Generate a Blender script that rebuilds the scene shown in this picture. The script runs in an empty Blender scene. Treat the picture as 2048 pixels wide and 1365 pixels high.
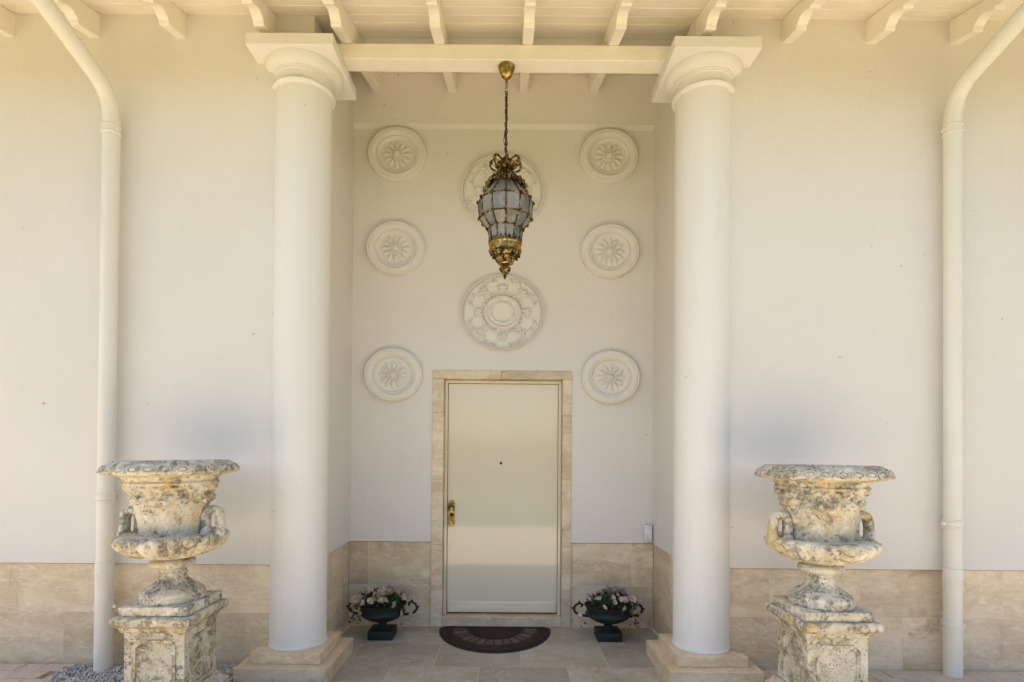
import bpy, bmesh, math, random
from mathutils import Vector, Matrix, noise
random.seed(7)
R = math.radians
S = bpy.context.scene
COL = S.collection

# ------------------------------------------------------------------ camera
FPX, PITCH, ROLL = 1100.0, R(0.6), R(0.45)
PPX, PPY = 1010.0, 905.0 - FPX * math.tan(PITCH)
EYE = Vector((0, 0, 1.6))
cam = bpy.data.cameras.new('camera')
camo = bpy.data.objects.new('camera', cam)
COL.objects.link(camo)
CROT = Matrix.Rotation(R(90) + PITCH, 3, 'X') @ Matrix.Rotation(ROLL, 3, 'Z')
camo.location = EYE
camo.rotation_euler = CROT.to_euler()
cam.sensor_width = 36
cam.lens = 36 * FPX / 2048
cam.shift_x = (1024 - PPX) / 2048
cam.shift_y = (PPY - 682.5) / 2048
cam.clip_start = 0.05
cam.clip_end = 2000
S.camera = camo

# ------------------------------------------------------------------ light
TO_SUN = Vector((-0.50, 0.045, 0.86)).normalized()
w = bpy.data.worlds.new('World')
S.world = w
w.use_nodes = True
nt = w.node_tree
bg = nt.nodes['Background']
sky = nt.nodes.new('ShaderNodeTexSky')
sky.sky_type = 'NISHITA'
sky.sun_disc = False
sky.sun_elevation = math.asin(TO_SUN.z)
sky.sun_rotation = math.atan2(TO_SUN.x, TO_SUN.y)
sky.dust_density = 2.0
nt.links.new(sky.outputs[0], bg.inputs[0])
bg.inputs[1].default_value = 0.092
sl = bpy.data.lights.new('sun', 'SUN')
sl.energy = 5.0
sl.angle = R(0.5)
sl.color = (1.0, 0.92, 0.78)
so = bpy.data.objects.new('sun', sl)
COL.objects.link(so)
so.rotation_euler = TO_SUN.to_track_quat('Z', 'Y').to_euler()
so.location = (0, 0, 20)
S.view_settings.view_transform = 'Standard'
S.view_settings.look = 'None'
S.view_settings.gamma = 1
S.view_settings.use_curve_mapping = False
S.view_settings.exposure = 1.68
S.render.engine = 'CYCLES'
S.cycles.use_denoising = True
S.cycles.max_bounces = 10
S.cycles.diffuse_bounces = 7
S.cycles.sample_clamp_indirect = 8

# ------------------------------------------------------------------ plan (metres)
W = 3.99        # face of the front wall
B = 5.06        # back of the entrance bay
NL, NR = -1.417, 1.36          # sides of the bay
TOPT = 0.773    # top of the travertine skirting
GZ = 0.05       # level of the paving in front of the wall
SL = 0.29       # pitch of the roof
def zceil(y): return 4.782 + SL * (y - W)
def P(px, py, Y):
    d = CROT @ Vector(((px - PPX) / FPX, -(py - PPY) / FPX, -1))
    return EYE + d * (Y / d.y)

# ------------------------------------------------------------------ materials
class NT:
    def __init__(s, name):
        s.m = bpy.data.materials.new(name)
        s.m.use_nodes = True
        s.t = s.m.node_tree
        s.b = s.t.nodes['Principled BSDF']
        s.g = s.t.nodes.new('ShaderNodeNewGeometry')
        s.oi = s.t.nodes.new('ShaderNodeObjectInfo')
        s.pos = s.g.outputs['Position']
    def n(s, ty, **k):
        x = s.t.nodes.new(ty)
        for a, v in k.items(): setattr(x, a, v)
        return x
    def l(s, a, b): s.t.links.new(a, b)
    def offset(s, amt=40):
        m = s.n('ShaderNodeVectorMath', operation='MULTIPLY_ADD')
        c = s.n('ShaderNodeCombineXYZ')
        for i in range(3): s.l(s.oi.outputs['Random'], c.inputs[i])
        s.l(c.outputs[0], m.inputs[0])
        m.inputs[1].default_value = (amt, amt * .7, amt * 1.3)
        s.l(s.g.outputs['Position'], m.inputs[2])
        s.pos = m.outputs[0]
    def noise(s, scale, detail=4, rough=.55, dist=0, stretch=None):
        x = s.n('ShaderNodeTexNoise')
        x.inputs['Scale'].default_value = scale
        x.inputs['Detail'].default_value = detail
        x.inputs['Roughness'].default_value = rough
        x.inputs['Distortion'].default_value = dist
        if stretch:
            m = s.n('ShaderNodeMapping')
            m.inputs['Scale'].default_value = stretch
            s.l(s.pos, m.inputs[0]); s.l(m.outputs[0], x.inputs['Vector'])
        else: s.l(s.pos, x.inputs['Vector'])
        return x.outputs['Fac']
    def ramp(s, f, a, b, va=0.0, vb=1.0):
        x = s.n('ShaderNodeMapRange')
        x.inputs[1].default_value = a; x.inputs[2].default_value = b
        x.inputs[3].default_value = va; x.inputs[4].default_value = vb
        x.interpolation_type = 'SMOOTHSTEP'
        s.l(f, x.inputs[0])
        return x.outputs[0]
    def mix(s, f, a, b, mode='MIX'):
        x = s.n('ShaderNodeMix', data_type='RGBA', blend_type=mode)
        for sock, v in ((x.inputs[0], f), (x.inputs[6], a), (x.inputs[7], b)):
            if isinstance(v, (int, float)): sock.default_value = v
            elif isinstance(v, tuple): sock.default_value = v + (1,)
            else: s.l(v, sock)
        return x.outputs[2]
    def math(s, op, a, b=0.0):
        x = s.n('ShaderNodeMath', operation=op)
        for i, v in ((0, a), (1, b)):
            if isinstance(v, (int, float)): x.inputs[i].default_value = v
            else: s.l(v, x.inputs[i])
        return x.outputs[0]
    def out(s, col, rough=.6, bump=None, bs=.3, bd=.002, metal=0, spec=.5, coat=0):
        for key, v in (('Base Color', col), ('Roughness', rough), ('Metallic', metal)):
            if isinstance(v, tuple): s.b.inputs[key].default_value = v + (1,)
            elif isinstance(v, (int, float)): s.b.inputs[key].default_value = v
            else: s.l(v, s.b.inputs[key])
        s.b.inputs['Specular IOR Level'].default_value = spec
        s.b.inputs['Coat Weight'].default_value = coat
        if bump is not None:
            x = s.n('ShaderNodeBump')
            x.inputs['Strength'].default_value = bs
            x.inputs['Distance'].default_value = bd
            s.l(bump, x.inputs['Height']); s.l(x.outputs[0], s.b.inputs['Normal'])
        return s.m

def m_stucco(name, c1, c2):
    t = NT(name)
    a = t.ramp(t.noise(.9, 5, .6), .35, .7)
    f = t.noise(170, 3, .6)
    c = t.mix(a, c1, c2)
    st = t.ramp(t.noise(3.5, 5, .65, stretch=(1, 1, .25)), .62, .8, 0, .18)
    c = t.mix(st, c, tuple(x * .72 for x in c2))
    c = t.mix(t.ramp(t.noise(21, 2, .4), .775, .80, 0, .55), c, (.22, .17, .11))
    gr = t.ramp(t.noise(95, 4, .75), .35, .7, 0, .10)
    c = t.mix(gr, c, tuple(x * .8 for x in c2))
    h = t.math('ADD', f, t.math('MULTIPLY', t.noise(14, 4, .6), 2.2))
    return t.out(c, .85, h, .55, .0022, spec=.25)
def m_paint(name, c, rough=.5, var=.1, grain=None):
    t = NT(name)
    t.offset(20)
    a = t.noise(4, 4, .6)
    c2 = tuple(x * (1 - var) for x in c)
    k = t.mix(t.ramp(a, .35, .75), c, c2)
    if grain:
        g = t.noise(6, 4, .6, stretch=grain)
        k = t.mix(t.ramp(g, .45, .75, 0, .25), k, tuple(x * .8 for x in c))
        return t.out(k, rough, g, .12, .003, spec=.35)
    sp = t.ramp(t.noise(45, 2), .70, .76, 0, .35)
    k = t.mix(sp, k, tuple(x * .6 for x in c))
    return t.out(k, rough, t.noise(60, 2), .06, .001, spec=.4)
def m_travertine(name, dark=1.0, spots=1.0, cool=0.0, och=0.0):
    t = NT(name)
    t.offset(60)
    la = t.noise(1.6, 5, .6, .6, stretch=(1, 1, 2.4))
    lb = t.noise(7, 6, .65, .8, stretch=(.8, .8, 1.6))
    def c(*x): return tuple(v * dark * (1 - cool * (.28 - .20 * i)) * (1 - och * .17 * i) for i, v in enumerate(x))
    k = t.mix(t.ramp(la, .3, .68), c(.74, .61, .43), c(.57, .43, .27))
    k = t.mix(t.ramp(lb, .42, .72, 0, .6), k, c(.80, .70, .53))
    k = t.mix(t.ramp(t.noise(3.2, 6, .7, 1.0), .56, .74, 0, .75 * spots), k, c(.40, .27, .15))
    k = t.mix(t.ramp(t.noise(22, 6, .8, 1.2, stretch=(.5, .5, 2.2)), .48, .66, 0, .45), k, c(.46, .33, .20))
    k = t.mix(t.ramp(t.noise(11, 6, .75, 2.0, stretch=(.6, .6, 1.8)), .55, .62, 0, .40), k, c(.86, .78, .63))
    pits = t.ramp(t.noise(34, 4, .7, .3, stretch=(.6, .6, 1.3)), .68, .76)
    k = t.mix(t.math('MULTIPLY', pits, .6 * spots), k, c(.20, .135, .08))
    v = t.math('MULTIPLY_ADD', t.oi.outputs['Random'], .28)
    hv = t.n('ShaderNodeHueSaturation'); t.l(k, hv.inputs['Color'])
    vv = t.math('ADD', t.math('MULTIPLY', t.oi.outputs['Random'], .26), .86)
    t.l(vv, hv.inputs['Value'])
    h = t.math('SUBTRACT', t.math('MULTIPLY', t.noise(80, 3), .3), pits)
    return t.out(hv.outputs[0], t.ramp(lb, .3, .7, .42, .62), h, .35, .002, spec=.4)
def m_urn(name, ochre=.8, white=.85, greys=.03, stain=(.19, .175, .14)):
    t = NT(name)
    t.offset(9)
    k = t.mix(t.ramp(t.noise(5, 5, .6), .35, .65), (.70, .65, .53), (.58, .51, .37))
    k = t.mix(t.ramp(t.noise(6, 6, .7, .5), .50, .66, 0, ochre), k, (.62, .45, .18))
    k = t.mix(t.ramp(t.noise(8, 5, .7), .54, .68, 0, white), k, (.80, .77, .69))
    grey = t.ramp(t.noise(7.5, 6, .75, .6), .50 - greys, .62 - greys)
    k = t.mix(t.math('MULTIPLY', grey, t.ramp(t.noise(38, 5, .75), .38, .58, .25, .95)), k, stain)
    speck = t.math('MULTIPLY', t.ramp(t.noise(75, 6, .8, .8), .54, .60), t.ramp(t.noise(9, 4, .6), .42, .62, .12, 1))
    k = t.mix(speck, k, (.075, .068, .055))
    k = t.mix(t.ramp(t.noise(19, 4, .6), .68, .74, 0, .85), k, (.62, .44, .05))
    pit = t.ramp(t.noise(48, 5, .75), .56, .68)
    h = t.math('SUBTRACT', t.math('ADD', t.noise(30, 5, .7), t.math('MULTIPLY', t.noise(140, 3), .35)), pit)
    return t.out(k, .92, h, .7, .005, spec=.2)
def m_brass(name, c, c2, rough=.34):
    t = NT(name)
    a = t.noise(38, 4, .7)
    k = t.mix(t.ramp(a, .36, .56), c, c2)
    return t.out(k, t.ramp(a, .3, .7, rough, rough + .25), t.noise(150, 2), .15, .001, metal=1)
def m_plain(name, c, rough=.6, metal=0, spec=.5):
    t = NT(name)
    k = t.mix(t.ramp(t.noise(12, 4), .35, .7), c, tuple(x * .8 for x in c))
    return t.out(k, rough, t.noise(70, 3), .1, .001, metal=metal, spec=spec)
def m_paver(name):
    t = NT(name)
    t.offset(30)
    k = t.mix(t.oi.outputs['Random'], (.60, .47, .355), (.50, .40, .32))
    k = t.mix(t.ramp(t.noise(9, 5, .7), .4, .7, 0, .5), k, (.66, .56, .45))
    k = t.mix(t.ramp(t.noise(70, 4, .7), .58, .72, 0, .6), k, (.19, .15, .12))
    return t.out(k, .9, t.noise(60, 4, .7), .5, .003, spec=.2)
def m_paving_sheet(name):
    t = NT(name)
    br = t.n('ShaderNodeTexBrick')
    br.inputs['Scale'].default_value = 1.0
    br.inputs['Brick Width'].default_value = .20
    br.inputs['Row Height'].default_value = .13
    br.inputs['Mortar Size'].default_value = .004
    br.inputs['Color1'].default_value = (.58, .48, .355, 1)
    br.inputs['Color2'].default_value = (.51, .415, .31, 1)
    br.inputs['Mortar'].default_value = (.22, .18, .14, 1)
    t.l(t.pos, br.inputs['Vector'])
    k = t.mix(t.ramp(t.noise(3, 5, .7), .4, .7, 0, .4), br.outputs['Color'], (.66, .56, .43))
    return t.out(k, .9, t.noise(60, 4), .3, .003, spec=.2)

M = dict(
    stucco=m_stucco('cream_stucco', (.745, .705, .645), (.71, .67, .605)),
    column=m_stucco('white_stucco', (.785, .755, .70), (.765, .735, .675)),
    plaster=m_stucco('plaster', (.76, .72, .65), (.73, .69, .62)),
    wood=m_paint('painted_wood', (.84, .79, .68), .55, .06, grain=(1.5, 1.5, 12)),
    board=m_paint('painted_boards', (.84, .78, .66), .55, .08, grain=(1.2, 14, 14)),
    pipe=m_paint('painted_pipe', (.76, .72, .625), .38, .04),
    trav=m_travertine('travertine'),
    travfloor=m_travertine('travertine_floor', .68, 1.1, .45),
    travplinth=m_travertine('travertine_plinth', 1.0, 1.2, .1, .3),
    grout=m_plain('grout', (.78, .70, .58), .9),
    joint=m_plain('dark_joint', (.12, .10, .08), .9),
    urn=m_urn('lichen_stone'), urnochre=m_urn('ochre_lichen_stone', 1.2, .3, .03), urngrey=m_urn('grey_lichen_stone', .12, .9, .05), urnbrown=m_urn('stained_stone', 1.0, .45, .06, (.235, .195, .125)),
    brass=m_brass('aged_brass', (.44, .31, .115), (.05, .036, .018)),
    gold=m_brass('polished_brass', (.62, .44, .15), (.26, .17, .055), .30),
    bronze=m_brass('dark_bronze', (.12, .085, .04), (.045, .034, .02), .42),
    iron=m_plain('green_black_iron', (.007, .014, .011), .6),
    white=m_plain('white_plastic', (.80, .79, .78), .4),
    door=None,
    black=m_plain('black_rubber', (.012, .011, .010), .6),
    soil=m_plain('soil', (.05, .035, .022), .95),
    paver=m_paver('concrete_paver'),
    sheet=m_paving_sheet('paving'),
    grass=m_plain('lawn', (.07, .10, .03), .95, spec=.1),
    leaf=m_plain('hedge_leaf', (.05, .085, .028), .7),
    roof=m_plain('roof_tile', (.36, .16, .09), .85),
)
t = NT('door_lacquer')
dk = t.mix(t.ramp(t.noise(1.2, 3), .3, .7), (.77, .69, .51), (.75, .67, .49))
M['door'] = t.out(dk, .10, t.noise(2.0, 1), .02, .004, spec=.5, coat=.6)
t.b.inputs['Coat Roughness'].default_value = .03
t = NT('frosted_glass')
t.offset(5)
gk = t.mix(t.oi.outputs['Random'], (.085, .09, .09), (.27, .26, .24))
gk = t.mix(t.ramp(t.noise(16, 4, .6), .4, .7, 0, .5), gk, (.40, .385, .37))
M['glass'] = t.out(gk, .35, t.noise(25, 3), .08, .002, spec=.35)
t = NT('gravel')
gv = t.n('ShaderNodeTexVoronoi'); gv.inputs['Scale'].default_value = 55
t.l(t.pos, gv.inputs['Vector'])
sp = t.n('ShaderNodeSeparateColor'); t.l(gv.outputs['Color'], sp.inputs[0])
M['gravel'] = t.out(t.mix(sp.outputs[0], (.62, .58, .53), (.28, .26, .24)), .8)
def m_petal(name, a, b):
    t = NT(name); t.offset(3)
    k = t.mix(t.oi.outputs['Random'], a, b)
    k = t.mix(t.ramp(t.noise(60, 3), .4, .7, 0, .4), k, tuple(x * .6 for x in a))
    return t.out(k, .6, None, spec=.3)
M['petal'] = m_petal('cream_petal', (.50, .40, .23), (.47, .38, .33))
M['petal2'] = m_petal('pink_petal', (.52, .42, .43), (.50, .42, .29))
M['foliage'] = m_petal('foliage', (.045, .075, .025), (.09, .10, .04))
def m_mat(name):
    t = NT(name)
    v = t.n('ShaderNodeTexVoronoi', feature='DISTANCE_TO_EDGE')
    v.inputs['Scale'].default_value = 26
    t.l(t.pos, v.inputs['Vector'])
    k = t.mix(t.ramp(v.outputs['Distance'], .02, .09), (.016, .013, .012), (.040, .019, .015))
    return t.out(k, .8, v.outputs['Distance'], .5, .01, spec=.25)
M['mat'] = m_mat('moulded_rubber')
M['matred'] = m_plain('terracotta_rubber', (.12, .046, .034), .8)
M['matgrey'] = m_plain('grey_rubber', (.095, .086, .076), .8)

# ------------------------------------------------------------------ mesh tools
WO = {}      # world origin of each parent
class MB:
    def __init__(s): s.v = []; s.f = []
    def add(s, vs, fs):
        o = len(s.v); s.v += [Vector(p) for p in vs]
        s.f += [tuple(i + o for i in f) for f in fs]
        return s
    def box(s, x0, x1, y0, y1, z0, z1):
        return s.add([(x0, y0, z0), (x1, y0, z0), (x1, y1, z0), (x0, y1, z0), (x0, y0, z1), (x1, y0, z1), (x1, y1, z1), (x0, y1, z1)],
                     [(3, 2, 1, 0), (4, 5, 6, 7), (0, 1, 5, 4), (1, 2, 6, 5), (2, 3, 7, 6), (3, 0, 4, 7)])
    def lathe(s, prof, seg=48, c=(0, 0, 0), fn=None, cap=True, half=None):
        o = len(s.v); n = len(prof)
        for (r, z) in prof:
            for i in range(seg):
                a = 2 * math.pi * i / seg
                rr, zz = fn(r, z, a) if fn else (r, z)
                s.v.append(Vector((c[0] + rr * math.cos(a), c[1] + rr * math.sin(a), c[2] + zz)))
        for j in range(n - 1):
            for i in range(seg):
                k = (i + 1) % seg
                s.f.append((o + j * seg + i, o + j * seg + k, o + (j + 1) * seg + k, o + (j + 1) * seg + i))
        if cap:
            s.f.append(tuple(o + i for i in reversed(range(seg))))
            s.f.append(tuple(o + (n - 1) * seg + i for i in range(seg)))
        return s
    def tube(s, pts, rad, seg=8, closed=False):
        pts = [Vector(p) for p in pts]; n = len(pts); o = len(s.v)
        rr = rad if isinstance(rad, (list, tuple)) else [rad] * n
        prev = None
        for i, p in enumerate(pts):
            if closed: t = pts[(i + 1) % n] - pts[i - 1]
            else: t = pts[min(i + 1, n - 1)] - pts[max(i - 1, 0)]
            t.normalize()
            if prev is None:
                up = Vector((0, 0, 1)) if abs(t.z) < .9 else Vector((1, 0, 0))
                u = t.cross(up).normalized()
            else: u = (prev - t * prev.dot(t)).normalized()
            prev = u; v = t.cross(u)
            for k in range(seg):
                a = 2 * math.pi * k / seg
                s.v.append(p + (u * math.cos(a) + v * math.sin(a)) * rr[i])
        m = n if closed else n - 1
        for i in range(m):
            j = (i + 1) % n
            for k in range(seg):
                q = (k + 1) % seg
                s.f.append((o + i * seg + k, o + i * seg + q, o + j * seg + q, o + j * seg + k))
        if not closed:
            s.f.append(tuple(o + k for k in reversed(range(seg))))
            s.f.append(tuple(o + (n - 1) * seg + k for k in range(seg)))
        return s
    def prism(s, poly, ax, a0, a1):
        # poly: 2D points in the two other axes (in x,y,z order)
        n = len(poly)
        def mk(p, a):
            q = list(p); q.insert(ax, a); return q
        return s.add([mk(p, a0) for p in poly] + [mk(p, a1) for p in poly],
                     [tuple(range(n)), tuple(reversed(range(n, 2 * n)))] +
                     [(i, i + n, (i + 1) % n + n, (i + 1) % n) for i in range(n)])
    def ball(s, c, r, seg=8, rings=5, rot=None):
        r = r if isinstance(r, (tuple, list)) else (r, r, r)
        o = len(s.v); c = Vector(c)
        vs = [Vector((0, 0, -r[2]))]
        for j in range(1, rings):
            f = math.pi * j / rings - math.pi / 2
            for i in range(seg):
                a = 2 * math.pi * i / seg
                vs.append(Vector((r[0] * math.cos(f) * math.cos(a), r[1] * math.cos(f) * math.sin(a), r[2] * math.sin(f))))
        vs.append(Vector((0, 0, r[2])))
        if rot: vs = [rot @ q for q in vs]
        s.v += [c + q for q in vs]
        last = len(vs) - 1
        for i in range(seg):
            k = (i + 1) % seg
            s.f.append((o, o + 1 + k, o + 1 + i))
            s.f.append((o + last, o + last - seg + i, o + last - seg + k))
            for j in range(rings - 2):
                a = o + 1 + j * seg
                s.f.append((a + i, a + k, a + seg + k, a + seg + i))
        return s
    def build(s, name, mat, parent=None, org=None, bevel=0, seg=1, angle=35, fix=False):
        if org is None:
            lo = [min(p[i] for p in s.v) for i in range(3)]; hi = [max(p[i] for p in s.v) for i in range(3)]
            org = ((lo[0] + hi[0]) / 2, (lo[1] + hi[1]) / 2, lo[2])
        org = Vector(org)
        me = bpy.data.meshes.new(name)
        me.from_pydata([p - org for p in s.v], [], s.f)
        bm = bmesh.new(); bm.from_mesh(me)
        if fix: bmesh.ops.recalc_face_normals(bm, faces=bm.faces)
        if bevel:
            es = [e for e in bm.edges if len(e.link_faces) == 2 and e.calc_face_angle(0) > R(40)]
            bmesh.ops.bevel(bm, geom=es, offset=bevel, segments=seg, affect='EDGES', profile=.5, clamp_overlap=True)
        bm.to_mesh(me); bm.free()
        me.shade_smooth()
        me.set_sharp_from_angle(angle=R(angle))
        me.materials.append(M[mat] if isinstance(mat, str) else mat)
        o = bpy.data.objects.new(name, me)
        COL.objects.link(o)
        WO[o] = org
        if parent: o.parent = parent
        o.location = org - (WO[parent] if parent else Vector())
        return o
def empty(name, loc, label, cat, group=None, parent=None):
    o = bpy.data.objects.new(name, None)
    COL.objects.link(o)
    WO[o] = Vector(loc)
    if parent: o.parent = parent
    o.location = Vector(loc) - (WO[parent] if parent else Vector())
    o.empty_display_size = .1
    if label: o['label'] = label
    if cat: o['category'] = cat
    if group: o['group'] = group
    return o
def tag(o, label, cat, group=None, kind=None):
    if label: o['label'] = label
    if cat: o['category'] = cat
    if group: o['group'] = group
    if kind: o['kind'] = kind
    return o
def dup(o, loc, parent, rot=None, scale=None, mat=None):
    c = o.copy(); COL.objects.link(c); c.parent = parent
    WO[c] = Vector(loc)
    c.location = Vector(loc) - (WO[parent] if parent else Vector())
    if rot is not None: c.rotation_euler = rot
    if scale is not None: c.scale = scale
    return c
def nz(x, y, z, s=1.0): return noise.noise(Vector((x * s, y * s, z * s)))
def spline(pts, n=8):
    pts = [Vector(p) for p in pts]; out = []
    for i in range(len(pts) - 1):
        p0 = pts[max(i - 1, 0)]; p1 = pts[i]; p2 = pts[i + 1]; p3 = pts[min(i + 2, len(pts) - 1)]
        for k in range(n):
            t = k / n
            out.append(.5 * ((2 * p1) + (p2 - p0) * t + (2 * p0 - 5 * p1 + 4 * p2 - p3) * t * t + (3 * p1 - p0 - 3 * p2 + p3) * t ** 3))
    out.append(pts[-1])
    return out

# ------------------------------------------------------------------ setting: ground
XE = 7.5
g = MB().add([(-400, -400, -.06), (400, -400, -.06), (400, 400, -.06), (-400, 400, -.06)], [(0, 1, 2, 3)]).build('ground', 'grass')
tag(g, 'green lawn spreading out around the house', 'ground', kind='structure')
PXL, PXR, PFY = -1.86, 1.80, 2.75     # porch floor edges
pv = MB()
SZ = GZ - .022
pv.box(-12, PXL - .004, -1.4, W + .05, -.04, SZ)
pv.box(PXR + .004, 12, -1.4, W + .05, -.04, SZ)
pv.box(PXL - .004, PXR + .004, -1.4, PFY - .01, -.04, SZ)
paving = pv.build('paving', 'sheet', org=(0, 1.3, 0))
tag(paving, 'beige concrete block paving along the front of the house', 'paving', kind='structure')
# individual blocks near the wall
rng = random.Random(3)
stone = None
def block(x0, x1, y0, y1):
    global stone
    if stone is None:
        stone = MB().box(-.1, .1, -.0625, .0625, 0, .03).build('paving_stone', 'paver', paving, org=(0, 0, 0), bevel=.004)
        o = stone
        o.location = Vector(((x0 + x1) / 2, (y0 + y1) / 2, GZ - .03)) - WO[paving]
    else:
        o = dup(stone, ((x0 + x1) / 2, (y0 + y1) / 2, GZ - .03 + rng.uniform(-.002, .002)), paving)
    o.scale = ((x1 - x0) / .2, (y1 - y0) / .125, 1)
    o.rotation_euler = (rng.uniform(-.008, .008), rng.uniform(-.008, .008), rng.uniform(-.006, .006))
ROWS = 7
GRAV = (-3.13, -2.30, 3.70, W - .0)       # gravel bed round the left downpipe
for side in (-1, 1):
    y = W - .004
    for r in range(ROWS):
        d = .128
        x = (PXR + .01) if side > 0 else -4.35
        xe = 4.35 if side > 0 else PXL - .012
        first = True
        while x < xe - .05:
            wd = rng.choice((.145, .185, .21, .21))
            if first: wd *= (.5 + .5 * (r % 2)); first = False
            x1 = min(x + wd, xe)
            mid = (x + x1) / 2
            gl = GRAV[0] + (r * .03)
            if not (side < 0 and gl < mid < GRAV[1] + .35 and y - d / 2 > GRAV[2] - .07):
                block(x + .003, x1 - .003, y - d + .003, y - .003)
            x = x1
        y -= d
# gravel
gb = MB()
pb = []
for k in range(5):
    m = MB().ball((0, 0, 0), (1, rng.uniform(.6, .9), rng.uniform(.45, .7)), 6, 4)
    m.v = [q * rng.uniform(.8, 1.15) for q in m.v]
    pb.append(m)
for k in range(4600):
    x = rng.uniform(-3.13, -1.90); yy = rng.uniform(3.62, W + .005)
    if x < -3.12 + (W - yy) * .25 and rng.random() < .9: continue
    z = GZ - .012 + rng.uniform(0, .014) + .012 * nz(x, yy, 3, 6)
    s_ = rng.uniform(.006, .013)
    rm = Matrix.Rotation(rng.uniform(0, 6.3), 3, 'Z') @ Matrix.Rotation(rng.uniform(-.6, .6), 3, 'X')
    m = rng.choice(pb)
    gb.add([Vector((x, yy, z)) + rm @ (q * s_) for q in m.v], m.f)
tag(gb.build('gravel', 'gravel', angle=80), 'grey and white gravel bed around the left downpipe foot', 'gravel', kind='stuff')

# porch floor
pf = MB().box(PXL, PXR, PFY, B + .2, -.05, -.0012).build('porch_floor', 'grout', org=(0, 4.2, 0))
tag(pf, 'travertine slab floor of the entrance porch', 'floor', kind='structure')
ys = [B - .002, 4.60, 4.115, 3.60, 3.12, PFY]
for r in range(len(ys) - 1):
    xo = [.0, -.22, .12, -.3, .05][r]
    xs = [PXL] + [PXL + .25 + xo + .655 * k for k in range(1, 6) if PXL + .3 < PXL + .25 + xo + .655 * k < PXR - .15] + [PXR]
    for a, b_ in zip(xs[:-1], xs[1:]):
        a2, b2 = a, b_
        if r == 0: a2, b2 = max(a, NL + .01), min(b_, NR - .01)
        if b2 - a2 < .03: continue
        MB().box(a2 + .0015, b2 - .0015, ys[r + 1] + .0015, ys[r] - .0015, -.03, 0).build('floor_slab', 'travfloor', pf, bevel=.0006)

# ------------------------------------------------------------------ house
house = empty('house', (0, W, 0), 'cream stucco house front with recessed entrance, columns and timber eaves', 'house')
TH = .25
wl = MB()
ZT = 4.79
def wallbox(x0, x1, y0, y1, z0, z1): wl.box(x0, x1, y0, y1, z0, z1)
# stucco: front faces, returns of the bay, back of the bay with door opening
wallbox(-XE, NL, W, W + .30, TOPT, ZT)
wallbox(NR, XE, W, W + .30, TOPT, ZT)
wallbox(NL - .30, NL, W + .30, B + .3, TOPT, 5.08)
wallbox(NR, NR + .30, W + .30, B + .3, TOPT, 5.08)
# backing wall (behind the skirting)
bk = .03
wallbox(-XE, NL - .0 - bk, W + bk, W + .29, -.1, TOPT)
wallbox(NR + bk, XE, W + bk, W + .29, -.1, TOPT)
wallbox(NL - .29, NL - bk, W + .29, B + .29, -.1, TOPT)
wallbox(NR + bk, NR + .29, W + .29, B + .29, -.1, TOPT)
# back of the bay around the surround
SLX, SRX = P(864, 900, B).x, P(1143, 900, B).x
STZ = P(1003, 742, B).z
DLX, DRX = P(886, 1000, B).x, P(1124, 1000, B).x
DTZ = P(1003, 759, B).z
LEDGE = P(1003, 260, B).z
wallbox(NL, DLX - .02, B, B + .3, TOPT, STZ)
wallbox(DRX + .02, NR, B, B + .3, TOPT, STZ)
wallbox(NL, NR, B, B + .3, STZ, LEDGE)
wl.prism([(B, LEDGE), (B - .034, LEDGE + .034), (B - .034, 5.12), (B + .3, 5.12), (B + .3, LEDGE)], 0, NL, NR)
wallbox(NL - bk, DLX - .02, B + bk, B + .29, -.1, TOPT)
wallbox(DRX + .02, NR + bk, B + bk, B + .29, -.1, TOPT)
wallbox(DLX - .02, DRX + .02, B + .22, B + .29, -.1, STZ)
# house body behind, closing it from the light
wallbox(-XE, -XE + .2, W + .3, 10, -.1, ZT)
wallbox(XE - .2, XE, W + .3, 10, -.1, ZT)
wallbox(-XE, XE, 10, 10.2, -.1, 6.4)
wl.build('wall', 'stucco', house, org=(0, W, 0))

# skirting slabs
sk = empty('skirting', (0, W, 0), None, None, parent=house)
ZS = .42
def slabs(kind, a0, a1, cuts, z0, z1, y):
    pts = [a0] + [c for c in sorted(cuts) if a0 + .02 < c < a1 - .02] + [a1]
    for a, b_ in zip(pts[:-1], pts[1:]):
        m = MB(); e = .0018
        if kind == 'x': m.box(a + e, b_ - e, y, y + .024, z0 + e, z1 - e)
        elif kind == 'l': m.box(y - .024, y, a + e, b_ - e, z0 + e, z1 - e)
        else: m.box(y, y + .024, a + e, b_ - e, z0 + e, z1 - e)
        m.build('travertine_slab', 'trav', sk, bevel=.0005)
CY = W + .014
for m_ in (MB().box(-XE + .01, NL - .0155, CY + .0012, CY + .016, GZ - .02, TOPT - .006), MB().box(NR + .0155, XE - .01, CY + .0012, CY + .016, GZ - .02, TOPT - .006),
           MB().box(NL - .010, SLX, B + .0132, B + .028, -.01, TOPT - .006), MB().box(SRX, NR + .010, B + .0132, B + .028, -.01, TOPT - .006),
           MB().box(NL - .028, NL - .0132, W + .016, B + .010, -.01, TOPT - .006), MB().box(NR + .0132, NR + .028, W + .016, B + .010, -.01, TOPT - .006)):
    m_.build('grout', 'grout', sk)
Z0 = GZ - .02
zt = TOPT - .004
slabs('x', -XE + .01, NL - .014, [-2.205 - .66 * k for k in range(9)], ZS, zt, CY)
slabs('x', -XE + .01, NL - .014, [-1.87 - .66 * k for k in range(9)], Z0, ZS, CY)
slabs('x', NR + .014, XE - .01, [1.925 + .66 * k for k in range(9)], ZS, zt, CY)
slabs('x', NR + .014, XE - .01, [2.255 + .66 * k - .02 for k in range(9)], Z0, ZS, CY)
ZB = .375
slabs('x', NL - .012, SLX - .0, [-1.25], ZB, zt, B + .012)
slabs('x', NL - .012, SLX - .0, [-1.0], -.01, ZB, B + .012)
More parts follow.
